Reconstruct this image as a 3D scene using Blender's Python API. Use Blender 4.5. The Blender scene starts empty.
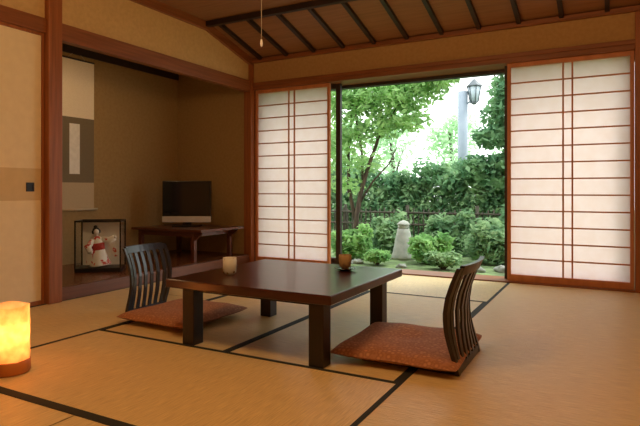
import bpy, math, random
import numpy as np
from mathutils import Vector, Matrix
random.seed(4); rng=np.random.default_rng(7)
S=bpy.context.scene
COL=S.collection
S.view_settings.view_transform='Standard'

# ------------------------------------------------------------ materials
def mat(name,c1,c2=None,scale=(6,6,6),nscale=1.0,rough=.5,bump=0,spec=.5,detail=4,contrast=(.35,.65),coat=0,metal=0,coords='Object'):
    m=bpy.data.materials.new(name); m.use_nodes=True
    nt=m.node_tree; b=nt.nodes['Principled BSDF']
    b.inputs['Roughness'].default_value=rough
    b.inputs['Specular IOR Level'].default_value=spec
    b.inputs['Coat Weight'].default_value=coat
    b.inputs['Coat Roughness'].default_value=.12
    b.inputs['Metallic'].default_value=metal
    if c2 is None: c2=tuple(x*.85 for x in c1)
    tc=nt.nodes.new('ShaderNodeTexCoord'); mp=nt.nodes.new('ShaderNodeMapping')
    mp.inputs['Scale'].default_value=scale
    nz=nt.nodes.new('ShaderNodeTexNoise'); nz.inputs['Scale'].default_value=nscale; nz.inputs['Detail'].default_value=detail
    cr=nt.nodes.new('ShaderNodeValToRGB')
    cr.color_ramp.elements[0].position=contrast[0]; cr.color_ramp.elements[1].position=contrast[1]
    cr.color_ramp.elements[0].color=(*c2,1); cr.color_ramp.elements[1].color=(*c1,1)
    nt.links.new(tc.outputs[coords],mp.inputs['Vector']); nt.links.new(mp.outputs[0],nz.inputs['Vector'])
    nt.links.new(nz.outputs['Fac'],cr.inputs['Fac']); nt.links.new(cr.outputs['Color'],b.inputs['Base Color'])
    if bump:
        bp=nt.nodes.new('ShaderNodeBump'); bp.inputs['Strength'].default_value=bump; bp.inputs['Distance'].default_value=.01
        nt.links.new(nz.outputs['Fac'],bp.inputs['Height']); nt.links.new(bp.outputs[0],b.inputs['Normal'])
    return m

WOOD_V=mat('pillar_wood',(.36,.12,.035),(.25,.08,.022),(25,25,1.2),2,rough=.45)
WOOD_X=mat('beam_wood_along',(.29,.10,.032),(.205,.068,.02),(1.2,25,25),2,rough=.45)
WOOD_Y=mat('beam_wood_across',(.29,.10,.032),(.205,.068,.02),(25,1.2,25),2,rough=.45)
SILLW=mat('alcove_sill_wood',(.18,.060,.022),(.12,.040,.015),(25,1.2,25),2,rough=.4)
DARKW=mat('rafter_dark_wood',(.030,.014,.009),(.018,.009,.006),(20,20,20),1,rough=.5)
LATT=mat('lattice_wood',(.60,.24,.10),(.50,.19,.075),(20,20,4),1,rough=.5)
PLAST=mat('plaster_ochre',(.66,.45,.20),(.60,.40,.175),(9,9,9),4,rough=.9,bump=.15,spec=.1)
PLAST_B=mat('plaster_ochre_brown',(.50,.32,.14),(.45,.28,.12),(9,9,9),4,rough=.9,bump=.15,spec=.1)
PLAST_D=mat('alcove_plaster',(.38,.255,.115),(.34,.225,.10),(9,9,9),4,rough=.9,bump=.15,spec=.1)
CEIL=mat('ceiling_board',(.32,.145,.055),(.26,.115,.042),(1.5,22,5),2,rough=.6)
FLOORW=mat('alcove_floor_wood',(.20,.07,.028),(.14,.048,.018),(20,1,10),2,rough=.25)
def tatami(name,along):
    m=mat(name,(.92,.70,.33),(.68,.49,.21),(75,4,3) if along=='x' else (4,75,3),3,rough=.34,bump=.5,spec=.7,contrast=(.32,.68))
    return m
TAT_X=tatami('tatami_rush_across','x')
TAT_Y=tatami('tatami_rush_along','y')
HERI=mat('tatami_border_cloth',(.020,.022,.016),(.012,.013,.010),(80,80,80),2,rough=.8)
SEAM=mat('tatami_seam',(.50,.34,.14),None,(30,30,30),rough=.9)
LACQ=mat('table_lacquer',(.058,.012,.008),(.032,.007,.006),(2,22,22),2,rough=.28,coat=.2)
LACQL=mat('table_leg_lacquer',(.014,.006,.005),(.009,.005,.004),(20,20,2),2,rough=.4,coat=.1)
LACQ2=mat('chair_lacquer',(.014,.007,.006),(.009,.005,.005),(10,10,3),2,rough=.35,coat=.2)
STANDW=mat('stand_wood',(.13,.036,.015),(.085,.023,.010),(2,20,20),2,rough=.3,coat=.2)
BLACK=mat('black_frame',(.012,.011,.011),None,rough=.35)
TVB=mat('tv_black_plastic',(.010,.010,.011),None,rough=.25)
TVS=mat('tv_screen_glass',(.012,.013,.015),None,rough=.08,spec=.6)
SILV=mat('tv_silver_strip',(.66,.66,.66),None,rough=.4,metal=.2)
STONE=mat('granite',(.46,.47,.41),(.34,.36,.30),(4,4,4),3,rough=.9,bump=.2)
ROCK=mat('garden_rock',(.34,.36,.30),(.18,.20,.15),(4,4,4),3,rough=.95,bump=.6)
SOIL=mat('garden_soil',(.20,.30,.11),(.08,.11,.045),(2.5,2.5,2.5),3,rough=1,bump=.5)
BARK=mat('bark',(.12,.08,.055),(.055,.038,.028),(10,10,2),3,rough=.95,bump=.5)
FENCE=mat('weathered_bamboo',(.085,.07,.045),(.04,.035,.022),(10,10,3),3,rough=.8)
WHITEP=mat('lamp_post_paint',(.27,.32,.37),(.23,.28,.33),(3,3,3),2,rough=.5)
LGLASS=mat('lamp_milk_glass',(.50,.58,.66),None,(3,3,3),2,rough=.3)
CAGE=mat('lamp_cage_metal',(.09,.11,.12),None,rough=.5)
SILK_L=mat('scroll_silk_light',(.90,.80,.62),(.84,.74,.56),(40,40,40),3,rough=.85)
SILK_D=mat('scroll_silk_grey',(.21,.165,.10),(.18,.14,.085),(60,60,60),3,rough=.85)
SILK_M=mat('scroll_silk_mid',(.56,.44,.28),(.50,.39,.25),(60,60,60),3,rough=.85)
PAPERW=mat('scroll_paper',(.88,.86,.80),(.80,.78,.72),(8,8,8),3,rough=.9)
CORD=mat('cord',(.5,.42,.32),None,rough=.8)
LBASE=mat('lantern_base_wood',(.60,.20,.04),(.48,.15,.03),(10,10,3),2,rough=.5)
SKINW=mat('doll_white',(.90,.85,.80),None,rough=.5)
HAIR=mat('doll_hair',(.01,.01,.01),None,rough=.4)
SAUC=mat('saucer_lacquer',(.03,.012,.008),None,rough=.25,coat=.4)
TEA=mat('green_tea',(.12,.11,.04),None,rough=.2)

def ramp_tex_mat(name,tex,scale,stops,rough=.7,interp='LINEAR',bump=0):
    m=bpy.data.materials.new(name); m.use_nodes=True; nt=m.node_tree; b=nt.nodes['Principled BSDF']
    b.inputs['Roughness'].default_value=rough
    tc=nt.nodes.new('ShaderNodeTexCoord')
    t=nt.nodes.new(tex); t.inputs['Scale'].default_value=scale
    nt.links.new(tc.outputs['Object'],t.inputs['Vector'])
    cr=nt.nodes.new('ShaderNodeValToRGB'); cr.color_ramp.interpolation=interp
    while len(cr.color_ramp.elements)<len(stops): cr.color_ramp.elements.new(.5)
    for e,(p,c) in zip(cr.color_ramp.elements,stops): e.position=p; e.color=(*c,1)
    out=t.outputs['Distance'] if tex.endswith('Voronoi') else t.outputs['Fac']
    nt.links.new(out,cr.inputs['Fac']); nt.links.new(cr.outputs['Color'],b.inputs['Base Color'])
    if bump:
        bp=nt.nodes.new('ShaderNodeBump'); bp.inputs['Strength'].default_value=bump; bp.inputs['Distance'].default_value=.005
        nt.links.new(out,bp.inputs['Height']); nt.links.new(bp.outputs[0],b.inputs['Normal'])
    return m
CUSH=ramp_tex_mat('cushion_brocade','ShaderNodeTexVoronoi',46,[(0,(.58,.29,.13)),(.3,(.48,.215,.10)),(.5,(.32,.13,.06)),(.75,(.43,.185,.085))],rough=.8,bump=.25)
KIMONO=ramp_tex_mat('kimono_silk','ShaderNodeTexNoise',16,[(0,(.92,.90,.86)),(.56,(.92,.90,.86)),(.60,(.6,.06,.04)),(.64,(.7,.08,.05)),(.68,(.85,.8,.75))],rough=.6)
OBI=mat('obi_silk',(.55,.05,.03),(.4,.03,.02),(30,30,30),2,rough=.6)
CUPM=ramp_tex_mat('cup_glaze_cream','ShaderNodeTexVoronoi',34,[(0,(.16,.10,.06)),(.20,(.30,.20,.10)),(.30,(.66,.66,.60)),(1,(.70,.70,.63))],rough=.9)
CUPD=ramp_tex_mat('cup_glaze_brown','ShaderNodeTexNoise',14,[(0,(.36,.24,.11)),(.5,(.44,.30,.14)),(.62,(.18,.10,.05)),(.8,(.3,.18,.08))],rough=.8)

def sheet_mat(name,col,trans,tcol,emis=None,estr=0,ns=12,var=.93):
    m=bpy.data.materials.new(name); m.use_nodes=True; nt=m.node_tree
    for n in list(nt.nodes): nt.nodes.remove(n)
    o=nt.nodes.new('ShaderNodeOutputMaterial'); d=nt.nodes.new('ShaderNodeBsdfDiffuse'); t=nt.nodes.new('ShaderNodeBsdfTranslucent'); mx=nt.nodes.new('ShaderNodeMixShader')
    tc=nt.nodes.new('ShaderNodeTexCoord'); nz=nt.nodes.new('ShaderNodeTexNoise'); nz.inputs['Scale'].default_value=ns; nz.inputs['Detail'].default_value=6
    cr=nt.nodes.new('ShaderNodeValToRGB'); cr.color_ramp.elements[0].position=.38; cr.color_ramp.elements[1].position=.62
    cr.color_ramp.elements[0].color=(tcol[0]*(var+(1-var)*.5),tcol[1]*var,tcol[2]*var*(.5+var*.5),1); cr.color_ramp.elements[1].color=(*tcol,1)
    nt.links.new(tc.outputs['Object'],nz.inputs['Vector']); nt.links.new(nz.outputs['Fac'],cr.inputs[0])
    nt.links.new(cr.outputs[0],t.inputs['Color'])
    d.inputs['Color'].default_value=(*col,1)
    mx.inputs[0].default_value=trans
    nt.links.new(d.outputs[0],mx.inputs[1]); nt.links.new(t.outputs[0],mx.inputs[2])
    last=mx
    if emis:
        e=nt.nodes.new('ShaderNodeEmission'); e.inputs[0].default_value=(*emis,1); e.inputs[1].default_value=estr
        a=nt.nodes.new('ShaderNodeAddShader'); nt.links.new(mx.outputs[0],a.inputs[0]); nt.links.new(e.outputs[0],a.inputs[1]); last=a
    nt.links.new(last.outputs[0],o.inputs['Surface'])
    return m
SHOJI=sheet_mat('shoji_paper',(.80,.70,.66),.60,(1.0,.80,.76))
LANT=sheet_mat('lantern_paper',(.85,.62,.40),.6,(1,.60,.28),(1,.30,.06),.25,ns=26,var=.55)
def glass_mat(name):
    m=bpy.data.materials.new(name); m.use_nodes=True; nt=m.node_tree
    for n in list(nt.nodes): nt.nodes.remove(n)
    o=nt.nodes.new('ShaderNodeOutputMaterial'); g=nt.nodes.new('ShaderNodeBsdfGlossy'); t=nt.nodes.new('ShaderNodeBsdfTransparent'); mx=nt.nodes.new('ShaderNodeMixShader')
    fr=nt.nodes.new('ShaderNodeFresnel'); fr.inputs[0].default_value=1.35
    g.inputs['Roughness'].default_value=.03; t.inputs[0].default_value=(.95,.97,.96,1)
    nt.links.new(fr.outputs[0],mx.inputs[0]); nt.links.new(t.outputs[0],mx.inputs[1]); nt.links.new(g.outputs[0],mx.inputs[2]); nt.links.new(mx.outputs[0],o.inputs[0])
    return m
GLASS=glass_mat('clear_glass')
def leaf_mat(name,c1,c2,tr=.35):
    m=bpy.data.materials.new(name); m.use_nodes=True; nt=m.node_tree
    for n in list(nt.nodes): nt.nodes.remove(n)
    o=nt.nodes.new('ShaderNodeOutputMaterial'); d=nt.nodes.new('ShaderNodeBsdfDiffuse'); t=nt.nodes.new('ShaderNodeBsdfTranslucent'); mx=nt.nodes.new('ShaderNodeMixShader')
    tc=nt.nodes.new('ShaderNodeTexCoord'); nz=nt.nodes.new('ShaderNodeTexNoise'); nz.inputs['Scale'].default_value=5; nz.inputs['Detail'].default_value=5
    cr=nt.nodes.new('ShaderNodeValToRGB'); cr.color_ramp.elements[0].position=.38; cr.color_ramp.elements[1].position=.62
    cr.color_ramp.elements[0].color=(*c2,1); cr.color_ramp.elements[1].color=(*c1,1)
    nt.links.new(tc.outputs['Object'],nz.inputs['Vector']); nt.links.new(nz.outputs['Fac'],cr.inputs[0])
    nt.links.new(cr.outputs[0],d.inputs[0]); nt.links.new(cr.outputs[0],t.inputs[0]); mx.inputs[0].default_value=tr
    nt.links.new(d.outputs[0],mx.inputs[1]); nt.links.new(t.outputs[0],mx.inputs[2]); nt.links.new(mx.outputs[0],o.inputs[0])
    return m
LEAF_L=leaf_mat('maple_leaf',(.46,.70,.28),(.28,.48,.19),.5)
LEAF_D=leaf_mat('evergreen_leaf',(.30,.50,.26),(.13,.28,.15),.45)
LEAF_M=leaf_mat('hedge_leaf',(.42,.60,.32),(.15,.29,.15),.4)
LEAF_B=leaf_mat('bright_shrub_leaf',(.44,.70,.28),(.20,.42,.15),.4)
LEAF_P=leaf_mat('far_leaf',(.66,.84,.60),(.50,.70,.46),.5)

# ------------------------------------------------------------ mesh builder
class MB:
    def __init__(s): s.v=[];s.f=[];s.m=[];s.sm=[]
    def add(s,v,f,mi=0,smooth=False):
        o=len(s.v); s.v+= [tuple(p) for p in v]; s.f+=[tuple(i+o for i in q) for q in f]; s.m+=[mi]*len(f); s.sm+=[smooth]*len(f); return s
    def box(s,x0,x1,y0,y1,z0,z1,mi=0):
        v=[(x0,y0,z0),(x1,y0,z0),(x1,y1,z0),(x0,y1,z0),(x0,y0,z1),(x1,y0,z1),(x1,y1,z1),(x0,y1,z1)]
        return s.add(v,[(0,3,2,1),(4,5,6,7),(0,1,5,4),(1,2,6,5),(2,3,7,6),(3,0,4,7)],mi)
    def lathe(s,prof,n=32,c=(0,0,0),mi=0,closed=False,wob=0):
        v=[];f=[]
        for r,z in prof:
            for k in range(n):
                a=2*math.pi*k/n; rr=r*(1+wob*math.sin(a*5+z*40))
                v.append((c[0]+rr*math.cos(a),c[1]+rr*math.sin(a),c[2]+z))
        for i in range(len(prof)-1):
            for k in range(n):
                f.append((i*n+k,i*n+(k+1)%n,(i+1)*n+(k+1)%n,(i+1)*n+k))
        if prof[0][0]>1e-6: f.append(tuple(range(n))[::-1])
        if prof[-1][0]>1e-6 and not closed: f.append(tuple((len(prof)-1)*n+k for k in range(n)))
        return s.add(v,f,mi,True)
    def tube(s,pts,rad,n=8,mi=0):
        pts=[Vector(p) for p in pts]; v=[];f=[]
        if not hasattr(rad,'__len__'): rad=[rad]*len(pts)
        for i,p in enumerate(pts):
            t=(pts[min(i+1,len(pts)-1)]-pts[max(i-1,0)]).normalized()
            a=t.cross(Vector((.3,.9,.1))).normalized(); b=t.cross(a).normalized()
            for k in range(n):
                th=2*math.pi*k/n; v.append(p+(a*math.cos(th)+b*math.sin(th))*rad[i])
        for i in range(len(pts)-1):
            for k in range(n): f.append((i*n+k,i*n+(k+1)%n,(i+1)*n+(k+1)%n,(i+1)*n+k))
        f.append(tuple(range(n))[::-1]); f.append(tuple((len(pts)-1)*n+k for k in range(n)))
        return s.add(v,f,mi,True)
    def ball(s,c,r,n=14,m=9,mi=0):
        if not hasattr(r,'__len__'): r=(r,r,r)
        v=[];f=[]
        for i in range(m+1):
            ph=math.pi*i/m
            for k in range(n):
                a=2*math.pi*k/n; v.append((c[0]+r[0]*math.sin(ph)*math.cos(a),c[1]+r[1]*math.sin(ph)*math.sin(a),c[2]-r[2]*math.cos(ph)))
        for i in range(m):
            for k in range(n): f.append((i*n+k,i*n+(k+1)%n,(i+1)*n+(k+1)%n,(i+1)*n+k))
        return s.add(v,f,mi,True)
    def obj(s,name,mats,parent=None,loc=(0,0,0),rot=0,bevel=0,**kw):
        me=bpy.data.meshes.new(name); me.from_pydata(s.v,[],s.f); me.validate()
        for m in (mats if isinstance(mats,(list,tuple)) else [mats]): me.materials.append(m)
        if len(me.polygons)==len(s.m):
            me.polygons.foreach_set('material_index',s.m); me.polygons.foreach_set('use_smooth',s.sm)
        me.update()
        o=bpy.data.objects.new(name,me); COL.objects.link(o); o.location=loc; o.rotation_euler=(0,0,rot)
        if parent: o.parent=parent
        if bevel:
            b=o.modifiers.new('bevel','BEVEL'); b.width=bevel; b.segments=2; b.limit_method='ANGLE'
        for k,v in kw.items(): o[k]=v
        return o
def empty(name,loc,rot=0,**kw):
    o=bpy.data.objects.new(name,None); COL.objects.link(o); o.location=loc; o.rotation_euler=(0,0,rot); o.empty_display_size=.1
    for k,v in kw.items(): o[k]=v
    return o
def dup(o,parent=None,**kw):
    n=o.copy(); COL.objects.link(n)
    if parent: n.parent=parent
    for k,v in kw.items(): n[k]=v
    return n
def struct(o,label,cat): o['kind']='structure'; o['label']=label; o['category']=cat; return o

# ------------------------------------------------------------ room
XL,XR,YF,YB=-3.40,1.60,-1.60,4.75
AX,AY0=-4.42,2.40       # alcove back plane, near side
ZK=1.85
# floor: tatami field with sewn borders, one mesh
b=MB(); b.box(XL,XR,YF,YB,-.06,-.001,2)
bw=.020
def mat_rect(x0,x1,y0,y1,ax,sides='ab',sew=True):
    b.box(x0,x1,y0,y1,-.002,0.0,0 if ax=='x' else 1)
    if ax=='x':
        if 'a' in sides: b.box(x0,x1,y0,y0+bw,0,.0025,3)
        if 'b' in sides: b.box(x0,x1,y1-bw,y1,0,.0025,3)
        if sew:
            for xx in (x0,x1): b.box(xx-.002,xx+.002,y0+bw,y1-bw,0,.0008,2)
    else:
        if 'a' in sides: b.box(x0,x0+bw,y0,y1,0,.0025,3)
        if 'b' in sides: b.box(x1-bw,x1,y0,y1,0,.0025,3)
        if sew:
            for yy in (y0,y1): b.box(x0+bw,x1-bw,yy-.002,yy+.002,0,.0008,2)
mat_rect(-2.5,-.755,1.256,2.07,'x'); mat_rect(-2.5,-1.63,2.07,3.83,'y'); mat_rect(-1.63,-.755,2.07,3.83,'y')
mat_rect(-2.5,-.755,3.83,4.75,'x')
mat_rect(XL,-2.5,1.256,3.0,'y'); mat_rect(XL,-2.5,3.0,4.75,'y')
mat_rect(-.755,.22,1.256,4.75,'y','a',False)
mat_rect(.22,1.2,1.256,4.75,'y','b',False); mat_rect(1.2,XR,1.256,4.75,'y')
for y0,y1 in ((-1.6,-.5),(-.5,.378),(.378,1.256)):
    for x0,x1 in ((XL,-1.63),(-1.63,.12),(.12,XR)): mat_rect(x0,x1,y0,y1,'x')
struct(b.obj('floor',[TAT_X,TAT_Y,SEAM,HERI]),'woven rush tatami mat floor with dark cloth borders','floor')

# ceiling : flat board part and sloped part toward the window wall
ZC,YP,ZW=2.38,4.0,2.18
b=MB(); b.box(XL-.1,XR+.1,YF-.1,YP,ZC,ZC+.05)
b.add([(XL-.1,YP,ZC),(XR+.1,YP,ZC),(XR+.1,YB+.1,ZW-.027),(XL-.1,YB+.1,ZW-.027),(XL-.1,YP,ZC+.05),(XR+.1,YP,ZC+.05),(XR+.1,YB+.1,ZW+.03),(XL-.1,YB+.1,ZW+.03)],
      [(0,1,2,3),(4,7,6,5),(0,4,5,1),(1,5,6,2),(2,6,7,3),(3,7,4,0)])
struct(b.obj('ceiling',CEIL),'brown board ceiling sloping down to the window wall','ceiling')
tn=[0]
def trim(b,m,label,bevel=.003):
    tn[0]+=1
    return struct(b.obj('trim_%d'%tn[0],m,bevel=bevel),label,'trim')
for i in range(-4,13):
    X=-2.281+.3235*i
    if X<XL+.05 or X>XR-.05: continue
    b=MB(); w=.017; h=.035
    b.add([(X-w,YP,ZC-h),(X+w,YP,ZC-h),(X+w,YB,ZW-h),(X-w,YB,ZW-h),(X-w,YP,ZC+.002),(X+w,YP,ZC+.002),(X+w,YB,ZW+.002),(X-w,YB,ZW+.002)],
      [(0,3,2,1),(4,5,6,7),(0,1,5,4),(1,2,6,5),(2,3,7,6),(3,0,4,7)])
    trim(b,DARKW,'slim dark rafter on the sloping ceiling',0)
trim(MB().box(XL,XR,YP-.03,YP+.02,ZC-.05,ZC),DARKW,'dark purlin beam where the ceiling breaks')
# edge beam of ceiling on left wall
b=MB(); x0,x1=XL,XL+.035; h=.075
b.add([(x0,YP,ZC-h),(x1,YP,ZC-h),(x1,YB,ZW-h),(x0,YB,ZW-h),(x0,YP,ZC),(x1,YP,ZC),(x1,YB,ZW),(x0,YB,ZW)],[(0,3,2,1),(4,5,6,7),(0,1,5,4),(1,2,6,5),(2,3,7,6),(3,0,4,7)])
b.box(x0,x1,YF,YP,ZC-h,ZC)
trim(b,WOOD_Y,'brown wooden cornice following the ceiling slope',0)
trim(MB().box(XL+.035,XR,YB-.04,YB,ZW-.045,ZW-.005),WOOD_X,'brown wooden cornice over the window wall')

# walls
WX1=.17   # end of the window opening
b=MB(); b.box(XL,XR+.1,YB,YB+.10,ZK+.04,2.25); b.box(WX1+.10,XR+.1,YB,YB+.10,-.06,ZK+.04)
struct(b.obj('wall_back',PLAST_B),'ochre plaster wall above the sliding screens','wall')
b=MB(); b.box(XL-.10,XL,YF,YB,ZK+.10,ZC); b.box(XL-.10,XL,YF,.50,-.06,ZK+.10)
struct(b.obj('wall_left',PLAST),'ochre plaster wall over the alcove header','wall')
struct(MB().box(XR,XR+.1,YF,YB,-.06,ZC).obj('wall_right',PLAST),'ochre plaster side wall','wall')
struct(MB().box(XL-.1,XR+.1,YF-.1,YF,-.06,ZC).obj('wall_front',PLAST),'ochre plaster wall opposite the garden','wall')
b=MB(); b.box(AX-.08,AX,AY0-.08,YB+.08,-.06,2.2); b.box(AX,XL-.06,YB-.03,YB+.08,-.06,2.2); b.box(AX,XL-.06,AY0-.08,AY0,-.06,2.2)
b.box(AX,XL-.10,AY0,YB-.03,2.14,2.2)
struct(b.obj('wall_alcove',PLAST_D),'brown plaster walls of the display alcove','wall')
struct(MB().box(AX,XL-.04,AY0,YB-.03,-.06,.09).obj('floor_alcove',FLOORW),'raised polished wood alcove floor','floor')
trim(MB().box(XL-.04,XL+.01,AY0+.05,YB-.05,0,.09),SILLW,'dark wooden front sill of the alcove')
trim(MB().box(AX,AX+.02,AY0,YB-.03,2.05,2.14),DARKW,'dark picture rail at the top of the alcove')
# pillars
trim(MB().box(XL-.06,XL+.045,AY0-.055,AY0+.05,0,ZC-.075),WOOD_V,'square reddish brown wooden alcove pillar',.006)
trim(MB().box(XL-.06,XL+.035,YB-.05,YB+.02,0,ZW-.06),WOOD_V,'square reddish brown corner pillar',.005)
trim(MB().box(WX1,WX1+.10,YB-.03,YB+.10,0,ZW-.045),WOOD_V,'square reddish brown pillar beside the paper screen',.005)
# header beams
trim(MB().box(XL-.05,XL+.02,AY0+.05,YB-.05,ZK-.02,ZK+.10),WOOD_Y,'reddish wooden header beam over the alcove')
trim(MB().box(XL-.05,XL+.02,YF,AY0-.055,ZK,ZK+.10),WOOD_Y,'reddish wooden header beam over the sliding door')
trim(MB().box(XL+.035,WX1,YB-.02,YB+.22,ZK,ZK+.04),WOOD_X,'grooved wooden head track of the screens')
trim(MB().box(XL+.035,XR,YB-.028,YB,ZK+.04,ZK+.075),WOOD_X,'wooden lintel rail above the screens')
trim(MB().box(XL+.035,WX1,YB-.02,YB+.24,-.05,.012),WOOD_X,'reddish wooden sill track under the screens')
trim(MB().box(WX1+.10,XR,YB-.02,YB,0,.06),WOOD_X,'wooden skirting under the plaster wall')

# shoji doors
def shoji(n,x0,x1,label):
    w=x1-x0; e=empty('door_%d'%n,(x0,YB+.035,.012)); struct(e,label,'sliding screen'); H=ZK-.012
    st=.028; br=.055
    f=MB(); f.box(0,st,-.015,.015,0,H); f.box(w-st,w,-.015,.015,0,H); f.box(st,w-st,-.014,.014,0,br); f.box(st,w-st,-.014,.014,H-.035,H)
    f.obj('frame',LATT,e,bevel=.002)
    l=MB(); z0,z1=br,H-.035; N=13
    for i in range(1,N):
        z=z0+(z1-z0)*i/N; l.box(st,w-st,-.009,.003,z-.0058,z+.0058)
    for dx in (-.034,.034): l.box(w/2+dx-.0065,w/2+dx+.0065,-.010,.003,z0,z1)
    l.obj('lattice',LATT,e)
    p=MB(); p.add([(st,.005,z0),(w-st,.005,z0),(w-st,.005,z1),(st,.005,z1)],[(0,1,2,3)]); p.obj('paper',SHOJI,e)
shoji(1,-3.36,-2.46,'white paper shoji screen with thin reddish lattice beside the alcove')
shoji(2,-.765,WX1-.003,'white paper shoji screen with thin reddish lattice beside the pillar')
# fusuma
def fusuma(n,y0,y1,off,handle):
    e=empty('door_%d'%n,(XL-off,y0,0)); struct(e,'cream papered fusuma sliding door with tan band','sliding door'); w=y1-y0
    f=MB(); f.box(-.018,.018,0,.018,0,ZK); f.box(-.018,.018,w-.018,w,0,ZK); f.box(-.018,.018,.018,w-.018,0,.03); f.box(-.018,.018,.018,w-.018,ZK-.02,ZK)
    f.obj('frame',WOOD_V,e)
    FC=mat('fusuma_paper_cream_%d'%n,(.86,.73,.48),(.82,.69,.45),(6,6,6),3,rough=.9)
    FT=mat('fusuma_paper_tan_%d'%n,(.70,.53,.29),(.66,.50,.27),(6,6,6),3,rough=.9)
    p=MB(); p.box(-.012,.010,.018,w-.018,.03,.71,0); p.box(-.012,.0101,.018,w-.018,.71,.925,1); p.box(-.012,.010,.018,w-.018,.925,ZK-.02,0)
    p.obj('panel',[FC,FT],e)
    if handle:
        h=MB(); h.box(.008,.016,w-.125,w-.115,.77,.83); h.box(.008,.016,w-.08,w-.07,.77,.83); h.box(.008,.016,w-.115,w-.08,.77,.78); h.box(.008,.016,w-.115,w-.08,.82,.83); h.box(.008,.012,w-.115,w-.08,.78,.82)
        h.obj('handle',BLACK,e,label='square black recessed metal handle')
fusuma(3,1.42,2.343,.02,True); fusuma(4,.50,1.44,.062,False)

# outer sash (dark framed glass doors slid behind the screens)
def sash(n,x0,x1,y):
    e=empty('window_%d'%n,(x0,y,.014)); struct(e,'dark framed glass garden door slid open behind the screen','window'); w=x1-x0;H=ZK-.014
    f=MB(); f.box(0,.05,-.02,.02,0,H); f.box(w-.05,w,-.02,.02,0,H); f.box(.05,w-.05,-.02,.02,0,.08); f.box(.05,w-.05,-.02,.02,H-.05,H)
    f.obj('frame',DARKW,e)
    g=MB(); g.add([(.05,0,.08),(w-.05,0,.08),(w-.05,0,H-.05),(.05,0,H-.05)],[(0,1,2,3)]); g.obj('pane',GLASS,e)
sash(1,-3.35,-2.38,YB+.12); sash(2,-.80,WX1-.003,YB+.12)
trim(MB().box(XL+.035,WX1+.1,YB+.22,YB+.30,ZK-.03,ZK+.06),DARKW,'dark outer head frame of the garden opening')
trim(MB().box(XL-.06,XL+.045,YB+.08,YB+.26,-.05,ZK+.06),DARKW,'dark outer jamb of the garden opening')

# ------------------------------------------------------------ low table
T=empty('low_table',(-1.495,2.45,0),label='low square dark lacquered wooden table on tatami',category='table')
tw,td,th=.93/2,.89/2,.335
MB().box(-tw,tw,-td,td,th-.042,th).obj('table_top',LACQ,T,bevel=.006)
a=MB(); i=.10; az=th-.042
a.box(-tw+i,tw-i,-td+i,-td+i+.022,az-.03,az); a.box(-tw+i,tw-i,td-i-.022,td-i,az-.03,az)
a.box(-tw+i,-tw+i+.022,-td+i+.022,td-i-.022,az-.03,az); a.box(tw-i-.022,tw-i,-td+i+.022,td-i-.022,az-.03,az)
a.obj('apron',LACQL,T)
lg=MB(); hw=.037; lg.box(-hw,hw,-hw,hw,0,az)
l0=lg.obj('leg',LACQL,T,loc=(-tw+.092,-td+.10,0),bevel=.004)
for px,py in ((tw-.105,-td+.10),(-tw+.092,td-.10),(tw-.105,td-.10)):
    q=dup(l0,T); q.location=(px,py,0)

# ------------------------------------------------------------ zaisu (legless chairs): sitter faces -X local
def prof(z):
    k=[(0,.0),(.05,-.012),(.11,-.032),(.18,-.050),(.25,-.054),(.32,-.043),(.39,-.019),(.46,.012)]
    for (a,xa),(b_,xb) in zip(k,k[1:]):
        if z<=b_: 
            t=(z-a)/(b_-a); t=max(0,t); return xa+(xb-xa)*t
    return k[-1][1]
def strip(b,y0,y1,z0,z1,th=.014,n=14,bow=.0):
    v=[];f=[]
    for i in range(n+1):
        z=z0+(z1-z0)*i/n; x=prof(z)
        for (yy,dx) in ((y0,-th/2),(y1,-th/2),(y1,th/2),(y0,th/2)):
            c=.030*(1-(yy/.225)**2)*min(1,z/.2)
            k=.94+.06*min(1,z/.45)
            v.append((x+dx+c,yy*k,z))
    for i in range(n):
        for k in range(4): f.append((i*4+k,i*4+(k+1)%4,(i+1)*4+(k+1)%4,(i+1)*4+k))
    f.append((3,2,1,0)); f.append((n*4,n*4+1,n*4+2,n*4+3)); b.add(v,f)
Z1=empty('floor_chair',(-.56,2.455,.003),0,label='dark lacquered legless floor chair near the garden screen',category='chair',group='legless chairs at the low table')
s=MB(); s.box(-.44,.0,-.20,.20,0,.014); s.obj('seat',LACQ2,Z1,bevel=.004)
f=MB()
strip(f,-.218,-.192,0,.45,.018); strip(f,.192,.218,0,.45,.018)
for j in range(8):
    y0=-.192+.384*j/8; strip(f,y0,y0+.048,.415,.46,.020,5); strip(f,y0,y0+.048,.0,.030,.014,3)
f.obj('back_frame',LACQ2,Z1)
sl=MB()
for j in range(6):
    yc=-.192+.384*(j+.5)/6
    strip(sl,yc-.015,yc+.015,.028,.42,.010,14)
sl.obj('back_slats',LACQ2,Z1)
Z2=dup(Z1,label='dark lacquered legless floor chair near the alcove'); Z2.location=(-2.65,2.54,.003); Z2.rotation_euler=(0,0,math.pi+.05); Z2.scale=(.95,.86,.92)
for c in list(Z1.children): dup(c,Z2)

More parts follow.
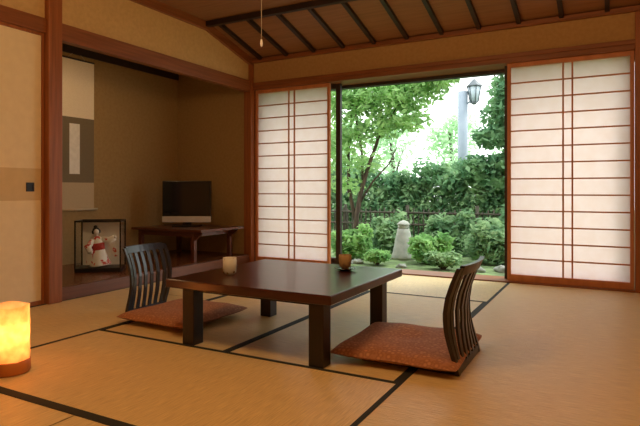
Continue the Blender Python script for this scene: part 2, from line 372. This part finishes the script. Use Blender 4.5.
# ------------------------------------------------------------ zabuton cushions
def cushion_mesh(hx,hy,h):
    b=MB(); n=26; v=[];f=[]
    def sgn(u): return math.copysign(abs(u)**.85,u)
    for side in (1,-1):
        o=len(v)
        for i in range(n+1):
            for j in range(n+1):
                u=-1+2*i/n; w=-1+2*j/n
                uu,ww=sgn(u),sgn(w)
                pin=.045*(1-ww*ww); pin2=.045*(1-uu*uu)
                x=hx*uu*(1-pin*abs(uu)); y=hy*ww*(1-pin2*abs(ww))
                # soft rounded corners
                k=1-.045*(abs(uu)**6)*(abs(ww)**6); x*=k; y*=k
                g=((1-abs(uu)**3.2)*(1-abs(ww)**3.2))
                z=h*.40+side*h*(.60 if side>0 else .40)*(max(g,0)**.42)
                dd=math.hypot(u,w)
                if side>0: z-=.012*math.exp(-(dd/.16)**2)+.004*math.exp(-(dd/.5)**2); z+=.002*math.sin(u*9+w*5)
                v.append((x,y,z))
        for i in range(n):
            for j in range(n):
                q=(o+i*(n+1)+j,o+(i+1)*(n+1)+j,o+(i+1)*(n+1)+j+1,o+i*(n+1)+j+1)
                f.append(q if side>0 else q[::-1])
    b.add(v,f,0,True); return b
CP=(((-.845,2.475,.0175),.03),((-2.26,2.47,.0175),-.02))
CM=cushion_mesh(.298,.315,.066)
c1=CM.obj('floor_cushion',CUSH,None,CP[0][0],CP[0][1],label='orange brown patterned square cushion on the chair near the garden screen',category='cushion',group='patterned cushions at the low table')
c2=dup(c1,label='orange brown patterned square cushion on the chair near the alcove'); c2.location=CP[1][0]; c2.rotation_euler=(0,0,CP[1][1]); c2.scale=(.93,.93,.93)

# ------------------------------------------------------------ cups
zt=.335
C1=empty('tea_cup',(-1.77,2.28,zt),label='tall off-white glazed tea cup with brown motif on the table',category='cup')
cp=MB(); cp.lathe([(.026,0),(.028,.006),(.035,.010),(.036,.05),(.036,.088),(.033,.088),(.032,.05),(.028,.014),(0,.012)],28)
cp.obj('cup_body',CUPM,C1); MB().lathe([(0,.0805),(.033,.081)],28,closed=True).obj('tea',TEA,C1)
sc=MB(); sc.lathe([(.030,0),(.034,.004),(.058,.012),(.060,.015),(.034,.008),(0,.007)],28)
sc.obj('saucer',SAUC,None,(-1.29,2.69,zt),label='dark lacquered wooden saucer under the brown cup',category='saucer')
C2=empty('tea_cup',(-1.29,2.69,zt+.008),label='brown glazed tea cup on a dark saucer',category='cup')
cp=MB(); cp.lathe([(.020,0),(.022,.006),(.032,.016),(.035,.05),(.035,.078),(.032,.078),(.031,.05),(.026,.018),(0,.014)],28)
cp.obj('cup_body',CUPD,C2); MB().lathe([(0,.0695),(.032,.070)],28,closed=True).obj('tea',TEA,C2)

# ------------------------------------------------------------ floor lantern
LP=(-2.26,1.40,.0025)
L=empty('floor_lantern',LP,label='glowing cylindrical paper lantern standing on the tatami',category='lamp')
b=MB(); b.lathe([(.074,0),(.078,.006),(.078,.050),(.074,.055),(0,.055)],36); b.obj('base',LBASE,L)
b=MB(); v=[];f=[];n=64;NR=30
for i in range(NR+1):
    z=.052+.233*i/NR
    for k in range(n):
        a=2*math.pi*k/n; rr=.074*(1+.010*math.sin(a*7-z*60)+.008*math.sin(a*13+z*90)+.006*math.sin(a*4+z*140)); v.append((rr*math.cos(a),rr*math.sin(a),z+(.004*math.sin(a*3) if i==NR else 0)))
for i in range(NR):
    for k in range(n): f.append((i*n+k,i*n+(k+1)%n,(i+1)*n+(k+1)%n,(i+1)*n+k))
b.add(v,f,0,True); b.obj('lamp_shade',LANT,L,label='crinkled glowing cream paper shade')
b=MB(); b.lathe([(.012,.055),(.012,.09),(.02,.10),(.026,.125),(.018,.148),(0,.154)],16)
BULB=bpy.data.materials.new('bulb_glow'); BULB.use_nodes=True; bb=BULB.node_tree.nodes['Principled BSDF']; bb.inputs['Emission Color'].default_value=(1,.6,.25,1); bb.inputs['Emission Strength'].default_value=5
b.obj('bulb',BULB,L)

# ------------------------------------------------------------ tv stand
TS=empty('tv_stand',(-3.85,4.28,.09),label='low dark reddish brown wooden television stand in the alcove',category='stand')
MB().box(-.46,.46,-.35,.33,.285,.310).obj('stand_top',STANDW,TS,bevel=.004)
lg=MB(); lg.box(-.02,.02,-.02,.02,0,.285)
l0=lg.obj('leg',STANDW,TS,loc=(-.38,-.29,0))
for p in ((.32,-.29),(-.38,.26),(.32,.26)):
    q=dup(l0,TS); q.location=(*p,0)
a=MB(); a.box(-.36,.30,-.30,-.285,.235,.285); a.box(.31,.325,-.27,.24,.235,.285)
for sy in (-.29,.26): a.add([(.34,sy-.012,.20),(.34,sy+.012,.20),(.34,sy+.012,.285),(.34,sy-.012,.285),(.43,sy-.012,.275),(.43,sy+.012,.275),(.43,sy+.012,.285),(.43,sy-.012,.285)],[(0,3,2,1),(4,5,6,7),(0,1,5,4),(3,7,6,2),(0,4,7,3),(1,2,6,5)])
a.obj('apron',STANDW,TS)
# tv
TV=empty('television',(-3.87,4.27,.40),math.radians(30),label='small black flat screen television with silver lower strip on the stand',category='television')
b=MB(); b.box(-.25,.25,-.02,.035,.07,.475); b.obj('bezel',TVB,TV,bevel=.006)
MB().box(-.228,.228,-.0225,-.019,.125,.452).obj('screen',TVS,TV)
MB().box(-.25,.25,-.027,-.0201,.045,.108).obj('speaker_strip',SILV,TV,bevel=.004,label='silver speaker strip')
b=MB(); b.box(-.045,.045,-.01,.02,.012,.075); b.box(-.14,.14,-.075,.09,0,.014); b.obj('foot',TVB,TV,bevel=.004)

# ------------------------------------------------------------ doll display case
cr=math.radians(38)
DC=empty('display_case',(-3.84,3.17,.09),cr,label='glass display case with black frame on the alcove floor',category='display case')
w,d,h=.185,.115,.42
b=MB(); b.box(-w,w,-d,d,0,.035); b.obj('base',BLACK,DC,bevel=.003)
b=MB(); q=.011
for sx in (-1,1):
    for sy in (-1,1): b.box(sx*w-(q if sx>0 else 0),sx*w+(0 if sx>0 else q),sy*d-(q if sy>0 else 0),sy*d+(0 if sy>0 else q),.035,h)
for sy in (-1,1): b.box(-w,w,sy*d-(q if sy>0 else 0),sy*d+(0 if sy>0 else q),h,h+.014)
for sx in (-1,1): b.box(sx*w-(q if sx>0 else 0),sx*w+(0 if sx>0 else q),-d+q,d-q,h,h+.014)
b.obj('frame',BLACK,DC)
g=MB(); e=.004
g.add([(-w+q,-d+e,.035),(w-q,-d+e,.035),(w-q,-d+e,h),(-w+q,-d+e,h)],[(0,1,2,3)])
g.add([(w-e,-d+q,.035),(w-e,d-q,.035),(w-e,d-q,h),(w-e,-d+q,h)],[(0,1,2,3)])
g.add([(-w+e,-d+q,.035),(-w+e,d-q,.035),(-w+e,d-q,h),(-w+e,-d+q,h)],[(0,1,2,3)])
g.add([(-w+q,-d+q,h+.006),(w-q,-d+q,h+.006),(w-q,d-q,h+.006),(-w+q,d-q,h+.006)],[(0,1,2,3)])
g.obj('glass',GLASS,DC)
BK=mat('case_pale_backing',(.95,.92,.84),None,rough=.6)
g=MB(); g.box(-w+q,w-q,d-.006,d-.002,.035,h); g.obj('back_panel',BK,DC)
DO=empty('kimono_doll',(-3.84,3.17,.125),cr+.3,label='leaning kimono doll in white and red silk inside the glass case',category='doll')
DO.rotation_euler=(0,math.radians(-7),cr+.3); DO.scale=(1.12,.95,1.15)
b=MB(); b.lathe([(.082,.012),(.076,.022),(.058,.06),(.046,.12),(.040,.16),(.044,.19),(.034,.215),(.012,.228)],24)
b.tube([(-.03,-.01,.20),(-.075,-.03,.16),(-.06,-.06,.125)],[.022,.026,.022],10); b.tube([(.03,-.01,.20),(.085,-.02,.185),(.12,-.04,.20)],[.022,.026,.022],10)
b.add([(-.085,-.03,.16),(-.05,-.06,.13),(-.055,-.06,.03),(-.1,-.03,.03)],[(0,1,2,3)]); b.add([(.07,-.02,.18),(.12,-.04,.19),(.125,-.045,.06),(.085,-.02,.06)],[(0,1,2,3)])
b.obj('kimono',KIMONO,DO)
b=MB(); b.lathe([(.043,.125),(.047,.13),(.047,.172),(.043,.178)],24); b.box(-.03,.03,.03,.065,.12,.185); b.obj('obi',OBI,DO)
b=MB(); b.tube([(0,0,.222),(0,0,.245)],.011,10); b.ball((0,-.004,.262),(.021,.022,.026)); b.ball((0,-.025,.258),(.003,.004,.005),8,5)
b.obj('head',SKINW,DO)
hb=MB(); hb.ball((0,0,0),(.010,.010,.013),8,6)
h0=hb.obj('hand',SKINW,DO,(-.055,-.066,.122)); h1=dup(h0,DO); h1.location=(.125,-.046,.205)
b=MB(); b.ball((0,.006,.272),(.026,.026,.024)); b.ball((0,.012,.298),(.014,.014,.012)); b.ball((-.022,.004,.262),(.01,.014,.016)); b.ball((.022,.004,.262),(.01,.014,.016)); b.obj('hair',HAIR,DO)

# ------------------------------------------------------------ hanging scroll
SC=empty('hanging_scroll',(AX+.012,3.36,.60),label='tall silk mounted hanging scroll on the alcove wall',category='hanging scroll')
W=.195
b=MB(); x=0.004
b.box(0,x,-W,W,.86,1.40,0); b.box(0,x,-W,W,.0,.25,1); b.box(0,x,-W,W,.25,.86,2)
b.obj('silk_mount',[SILK_L,SILK_M,SILK_D],SC)
MB().box(x,x+.0015,-.075,.035,.33,.80).obj('paper_panel',PAPERW,SC,label='narrow white paper panel')
b=MB(); b.tube([(.012,-W-.03,-.005),(.012,W+.03,-.005)],.011,10)
b.obj('roller',SILK_M,SC)
b=MB(); b.tube([(.006,-W,1.405),(.006,W,1.405)],.008,8); b.obj('hanging_rod',DARKW,SC)
b=MB(); b.tube([(.006,-.1,1.405),(.006,0,1.49),(.006,.1,1.405)],.002,6); b.obj('cord',CORD,SC)

# ------------------------------------------------------------ pull cord from ceiling lamp
CL=empty('ceiling_lamp',(-1.65,2.40,ZC),label='small round ceiling lamp with a hanging pull cord',category='lamp')
b=MB(); b.lathe([(.0,-.075),(.05,-.073),(.075,-.06),(.08,-.03),(.07,0)],28); b.obj('housing',BLACK,CL)
b=MB(); b.tube([(0,0,-.07),(0,0,-.79)],.0017,6); b.obj('pull_cord',CORD,CL)
b=MB(); b.lathe([(0,-.83),(.006,-.825),(.008,-.81),(.004,-.79),(0,-.788)],12); b.obj('cord_knob',SKINW,CL)

# ------------------------------------------------------------ garden
g=MB(); g.add([(-14,YB+.10,-.06),(6,YB+.10,-.06),(6,26,-.06),(-14,26,-.06)],[(0,1,2,3)])
gr=g.obj('ground',SOIL,kind='structure',label='mossy dark garden ground',category='ground')
def foliage(clusters,size,name,m,parent=None,flat=.6,boxy=False,**kw):
    V=[];F=[]
    for (cx,cy,cz,rx,ry,rz,n) in clusters:
        d=rng.normal(size=(n,3))
        if boxy: d/=((np.abs(d)**5).sum(1)**.2)[:,None]
        else: d/=np.linalg.norm(d,axis=1)[:,None]
        r=rng.random(n)**(1/2.2); P=d*r[:,None]*np.array([rx,ry,rz])+np.array([cx,cy,cz])
        A=rng.normal(size=(n,3)); A[:,2]*=flat; A/=np.linalg.norm(A,axis=1)[:,None]
        B=rng.normal(size=(n,3)); B[:,2]*=flat; B-= (A*B).sum(1)[:,None]*A; B/=np.linalg.norm(B,axis=1)[:,None]
        s=size*(.6+.8*rng.random(n))[:,None]
        q=np.stack([P-A*s,P+B*s*.45,P+A*s,P-B*s*.45],1).reshape(-1,3)
        o=sum(len(x) for x in V); V.append(q); F.append((np.arange(n*4)+o).reshape(-1,4))
    V=np.concatenate(V); V[:,2]=np.maximum(V[:,2],-.05); F=np.concatenate(F)
    me=bpy.data.meshes.new(name); me.from_pydata(V.tolist(),[],F.tolist()); me.materials.append(m)
    o=bpy.data.objects.new(name,me); COL.objects.link(o)
    if parent: o.parent=parent; o.matrix_parent_inverse=Matrix.Translation(-Vector(parent.location))
    for k,v in kw.items(): o[k]=v
    return o
# maple
MT=empty('maple_tree',(-3.2,7,-.06),label='light green maple tree with thin branching trunk',category='tree')
b=MB(); o=Vector((3.2,-7,.06))
def tb_(pts,r): b.tube([Vector(p)+o for p in pts],[x*.82 for x in r],8)
tb_([(-3.2,7,-.06),(-3.18,7,.4),(-3.1,7,.8),(-2.98,7,1.15),(-2.86,7,1.45),(-2.8,6.95,1.8),(-2.7,6.9,2.3)],[.055,.045,.04,.034,.028,.02,.01])
tb_([(-3.18,7,.3),(-3.30,7,.8),(-3.33,7.05,1.3),(-3.3,7.1,1.9),(-3.2,7.1,2.4)],[.036,.032,.028,.02,.01])
tb_([(-3.08,7,.85),(-3.05,6.9,1.3),(-3.12,6.85,1.8),(-3.05,6.8,2.2)],[.024,.02,.015,.008])
tb_([(-2.92,7,1.3),(-2.75,6.9,1.6),(-2.45,6.8,1.95),(-2.0,6.7,2.2)],[.016,.012,.009,.005])
tb_([(-3.12,7,.6),(-2.95,7.05,.9),(-2.72,7.1,1.15),(-2.6,7.1,1.4)],[.02,.016,.012,.006])
b.obj('trunk',BARK,MT)
cl=[(-3.3,6.9,2.1,.55,.4,.35,1500),(-2.8,6.9,2.08,.5,.4,.32,1300),(-2.3,6.8,2.13,.48,.4,.30,1200),(-1.95,6.7,2.22,.30,.3,.22,520),(-1.65,6.7,2.36,.30,.3,.10,260),(-3.25,6.9,1.55,.4,.35,.25,600),(-2.7,6.9,1.65,.35,.3,.18,380),(-3.6,7,1.3,.3,.3,.3,300),(-2.35,6.9,1.72,.34,.3,.17,300),(-3.1,6.95,1.15,.35,.3,.18,220),(-3.35,6.95,.85,.3,.3,.15,150)]
foliage(cl,.05,'foliage',LEAF_L,MT)
# pale trees far behind
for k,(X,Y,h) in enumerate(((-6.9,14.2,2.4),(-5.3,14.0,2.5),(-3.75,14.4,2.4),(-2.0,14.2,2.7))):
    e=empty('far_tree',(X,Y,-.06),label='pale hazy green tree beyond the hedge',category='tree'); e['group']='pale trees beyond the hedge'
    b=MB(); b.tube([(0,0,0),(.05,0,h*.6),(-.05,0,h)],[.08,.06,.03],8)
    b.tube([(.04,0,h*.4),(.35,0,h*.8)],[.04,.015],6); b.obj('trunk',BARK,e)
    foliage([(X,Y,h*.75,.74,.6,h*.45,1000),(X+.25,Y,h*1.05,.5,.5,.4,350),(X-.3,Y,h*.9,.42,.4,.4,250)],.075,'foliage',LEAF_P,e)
# evergreen tree
ET=empty('evergreen_tree',(-1.15,8.0,-.06),label='dense green broadleaf tree behind the shrubs',category='tree')
b=MB(); b.tube([(0,0,0),(.02,0,1),(-.02,0,2),(0,0,2.9)],[.07,.06,.045,.02],8)
b.tube([(0,0,1.2),(-.2,0,1.5),(-.45,0,1.65)],[.03,.02,.008],6)
b.tube([(0,0,.9),(-.25,0,1.1),(-.6,0,1.2)],[.03,.02,.008],6)
b.tube([(-.01,0,1.9),(-.2,0,2.2),(-.35,0,2.6)],[.025,.016,.008],6); b.obj('trunk',BARK,ET)
foliage([(-1.1,8.0,1.95,.45,.34,.80,1900),(-1.50,8.0,1.55,.28,.30,.18,420),(-1.68,8.0,1.12,.38,.3,.18,600),(-1.35,8.0,1.05,.45,.3,.25,800),(-1.0,8.0,1.1,.5,.3,.35,1000),(-1.42,8.0,1.88,.25,.25,.22,300),(-1.36,8.0,2.2,.18,.25,.25,220),(-1.30,8.0,2.6,.32,.25,.18,300),(-.7,8.0,1.6,.5,.3,.8,900)],.058,'foliage',LEAF_D,ET)
# hedge: one continuous naturally grown row
HG=empty('hedge',(-3.0,8.85,-.06),label='tall dense naturally grown leafy hedge behind the bamboo fence',category='hedge')
b=MB()
for k in range(16):
    X=-2.6+k*.35; b.tube([(X,0,0),(X+.05*math.sin(k*2),0,.5),(X+.12*math.sin(k*3.1),0,1.0)],[.025,.018,.008],6)
b.obj('stems',BARK,HG)
cl=[(-3.0,8.85,.45,2.75,.28,.52,11000)]
hb_=[]
for k in range(34):
    X=-5.6+k*.155; hb_.append((X+rng.uniform(-.06,.06),8.85+rng.uniform(-.15,.1),.92+.14*math.sin(k*1.7)+.10*math.sin(k*.63+1),.20+.10*rng.random(),.2,.16+.10*rng.random(),300))
oA=foliage(cl+hb_[::2],.052,'foliage',LEAF_M,HG,boxy=False)
foliage([(-3.0,8.85,.40,2.7,.26,.46,5000)]+hb_[1::2],.055,'foliage',LEAF_D,HG)
# shrubs
def shrub(name,label,cl,size,m,cat='shrub',group=None,boxy=False):
    c=cl[0]; e=empty(name,(c[0],c[1],-.06),label=label,category=cat)
    if group: e['group']=group
    b=MB()
    for k in range(5):
        a=k*1.256; b.tube([(0,0,0),(c[3]*.3*math.cos(a),c[4]*.3*math.sin(a),c[2]*.5+.03),(c[3]*.6*math.cos(a),c[4]*.6*math.sin(a),c[2]+.06)],[.014,.010,.004],6)
    b.obj('stems',BARK,e); foliage(cl,size,'foliage',m,e,boxy=boxy); return e
def loose(X,Y,rx,ry,h,n):
    out=[(X,Y,h*.3,rx,ry,h*.55,n)]
    for k in range(5):
        a=k*1.3+X*3; out.append((X+rx*.6*math.cos(a),Y+ry*.5*math.sin(a),h*(.5+.25*math.sin(k*2.3+X)),rx*.4,ry*.4,h*.32,n//8))
    return out
shrub('garden_shrub','rounded bright green shrub beside the stone lantern',loose(-1.80,6.0,.27,.2,.29,1000),.042,LEAF_B)
shrub('garden_shrub','bright green leafy shrub under the maple',loose(-2.78,5.98,.28,.2,.35,950),.048,LEAF_B)
shrub('garden_shrub','green low shrub beside the garden rocks',loose(-1.16,6.3,.32,.25,.45,1000),.045,LEAF_M)
shrub('garden_shrub','mid green low shrub in front of the fence',loose(-2.62,6.85,.32,.22,.48,1000),.048,LEAF_M)
shrub('garden_shrub','leafy shrub in front of the fence by the lantern',loose(-1.80,6.9,.34,.25,.52,1100),.048,LEAF_M)
shrub('garden_shrub','dark leafy shrub in front of the fence near the broadleaf tree',loose(-1.0,7.0,.32,.22,.60,1200),.048,LEAF_D)
shrub('ground_cover','low bright leafy ground cover plants near the sill',loose(-2.30,5.62,.16,.11,.12,450),.034,LEAF_B)
shrub('ground_cover','low bright leafy ground cover plants near the sill',loose(-1.55,5.62,.20,.11,.13,500),.034,LEAF_M)
# fence
fb=MB()
for k in range(52):
    X=-4.6+k*.075; fb.tube([(X,7.50,-.06),(X,7.50,.50+.02*math.sin(k*2.1))],.011,6)
for z in (.10,.28,.45): fb.tube([(-4.65,7.48,z),(-.7,7.48,z)],.014,6)
for X in (-4.6,-3.6,-2.6,-1.6,-.75): fb.tube([(X,7.52,-.06),(X,7.52,.56)],.025,8)
fb.obj('bamboo_fence',FENCE,label='low weathered dark bamboo garden fence',category='fence')
# stone lantern: tapered cone post with plain cap
SL=empty('stone_lantern',(-2.21,6.25,-.06),label='small grey tapering granite garden lantern among shrubs',category='stone lantern')
b=MB(); b.lathe([(.15,0),(.15,.03),(.135,.06),(.085,.32),(.072,.37)],16); b.obj('post',STONE,SL)
b=MB(); b.lathe([(.060,.37),(.070,.38),(.070,.415),(.060,.42)],14); b.obj('fire_box',STONE,SL)
b=MB(); b.lathe([(.082,.418),(.078,.43),(.045,.46),(0,.475)],14); b.obj('roof',STONE,SL)
# rocks
for k,(X,Y,r) in enumerate(((-2.55,5.62,.06),(-1.98,5.55,.05),(-1.20,5.62,.07),(-.95,5.75,.08),(-2.95,5.45,.07))):
    b=MB(); n,m_=14,9; v=[];f=[]
    for i in range(m_+1):
        ph=math.pi*i/m_
        for q in range(n):
            a=2*math.pi*q/n; rr=r*(1+.18*math.sin(3*a+k)+.14*math.sin(5*ph+2*a+k*2))*(1 if 0<i<m_ else 1)
            if i in (0,m_): rr=r
            v.append((rr*math.sin(ph)*math.cos(a)*1.2,rr*math.sin(ph)*math.sin(a),-rr*math.cos(ph)*.6))
    for i in range(m_):
        for q in range(n): f.append((i*n+q,i*n+(q+1)%n,(i+1)*n+(q+1)%n,(i+1)*n+q))
    b.add(v,f,0,True); b.obj('garden_rock',ROCK,None,(X,Y,-.06+r*.2),k*1.1,label='rounded grey garden rock half sunk in moss',category='rock',group='garden rocks near the sill')
# lamp post
PL=empty('garden_lamp_post',(-2.34,9.8,-.06),label='pale metal lamp post with lantern beyond the hedge',category='lamp post')
b=MB(); b.tube([(0,0,0),(0,0,2.62)],.09,14); b.tube([(0,0,2.33),(.11,0,2.42),(.20,0,2.40)],.018,8); b.obj('pole',WHITEP,PL)
b=MB(); b.lathe([(.07,2.42),(.115,2.68),(.11,2.69)],6,(.20,0,0)); b.obj('lamp_glass',LGLASS,PL)
b=MB(); b.lathe([(.155,2.69),(.14,2.71),(.05,2.80),(0,2.84)],6,(.20,0,0)); b.lathe([(.03,2.37),(.078,2.42)],6,(.20,0,0))
for k in range(6):
    a=k*math.pi/3; b.tube([(.20+.074*math.cos(a),.074*math.sin(a),2.415),(.20+.119*math.cos(a),.119*math.sin(a),2.69)],.009,5)
b.obj('lamp_cage',CAGE,PL)

# ------------------------------------------------------------ light
wd=bpy.data.worlds.new('World'); S.world=wd; wd.use_nodes=True; nt=wd.node_tree
bg=nt.nodes['Background']; tc=nt.nodes.new('ShaderNodeTexCoord'); sp=nt.nodes.new('ShaderNodeSeparateXYZ'); cr_=nt.nodes.new('ShaderNodeValToRGB')
cr_.color_ramp.elements[0].color=(.92,.97,.93,1); cr_.color_ramp.elements[1].color=(.90,.95,1,1)
nt.links.new(tc.outputs['Generated'],sp.inputs[0]); nt.links.new(sp.outputs['Z'],cr_.inputs[0]); nt.links.new(cr_.outputs[0],bg.inputs[0])
bg.inputs[1].default_value=3.2
def area(name,loc,size,energy,col,rot=(0,0,0)):
    l=bpy.data.lights.new(name,'AREA'); l.shape='DISK'; l.size=size; l.energy=energy; l.color=col
    o=bpy.data.objects.new(name,l); COL.objects.link(o); o.location=loc; o.rotation_euler=rot; return o
def point(name,loc,size,energy,col):
    l=bpy.data.lights.new(name,'POINT'); l.shadow_soft_size=size; l.energy=energy; l.color=col
    o=bpy.data.objects.new(name,l); COL.objects.link(o); o.location=loc; return o
WC=(1,.62,.29)
point('ceiling_light',(-1.3,1.2,1.88),.18,45,WC)
point('ceiling_light',(.5,1.9,1.88),.15,19,WC)
area('alcove_light',(-3.75,3.1,2.10),.25,2.5,WC)
point('lantern_bulb',(LP[0],LP[1],.16),.03,2.1,(1,.58,.24))
sn=bpy.data.lights.new('sun','SUN'); sn.energy=2.0; sn.angle=.3; sn.color=(1,.97,.9)
so=bpy.data.objects.new('sun',sn); COL.objects.link(so); so.rotation_euler=(math.radians(-28),math.radians(25),0)

# ------------------------------------------------------------ camera
cam=bpy.data.cameras.new('camera'); co=bpy.data.objects.new('camera',cam); COL.objects.link(co)
co.location=(0,0,.78); co.rotation_euler=(math.radians(90),0,math.radians(28.3))
cam.sensor_width=36; cam.lens=538/640*36; cam.shift_y=-23/640; cam.clip_start=.05
S.camera=co
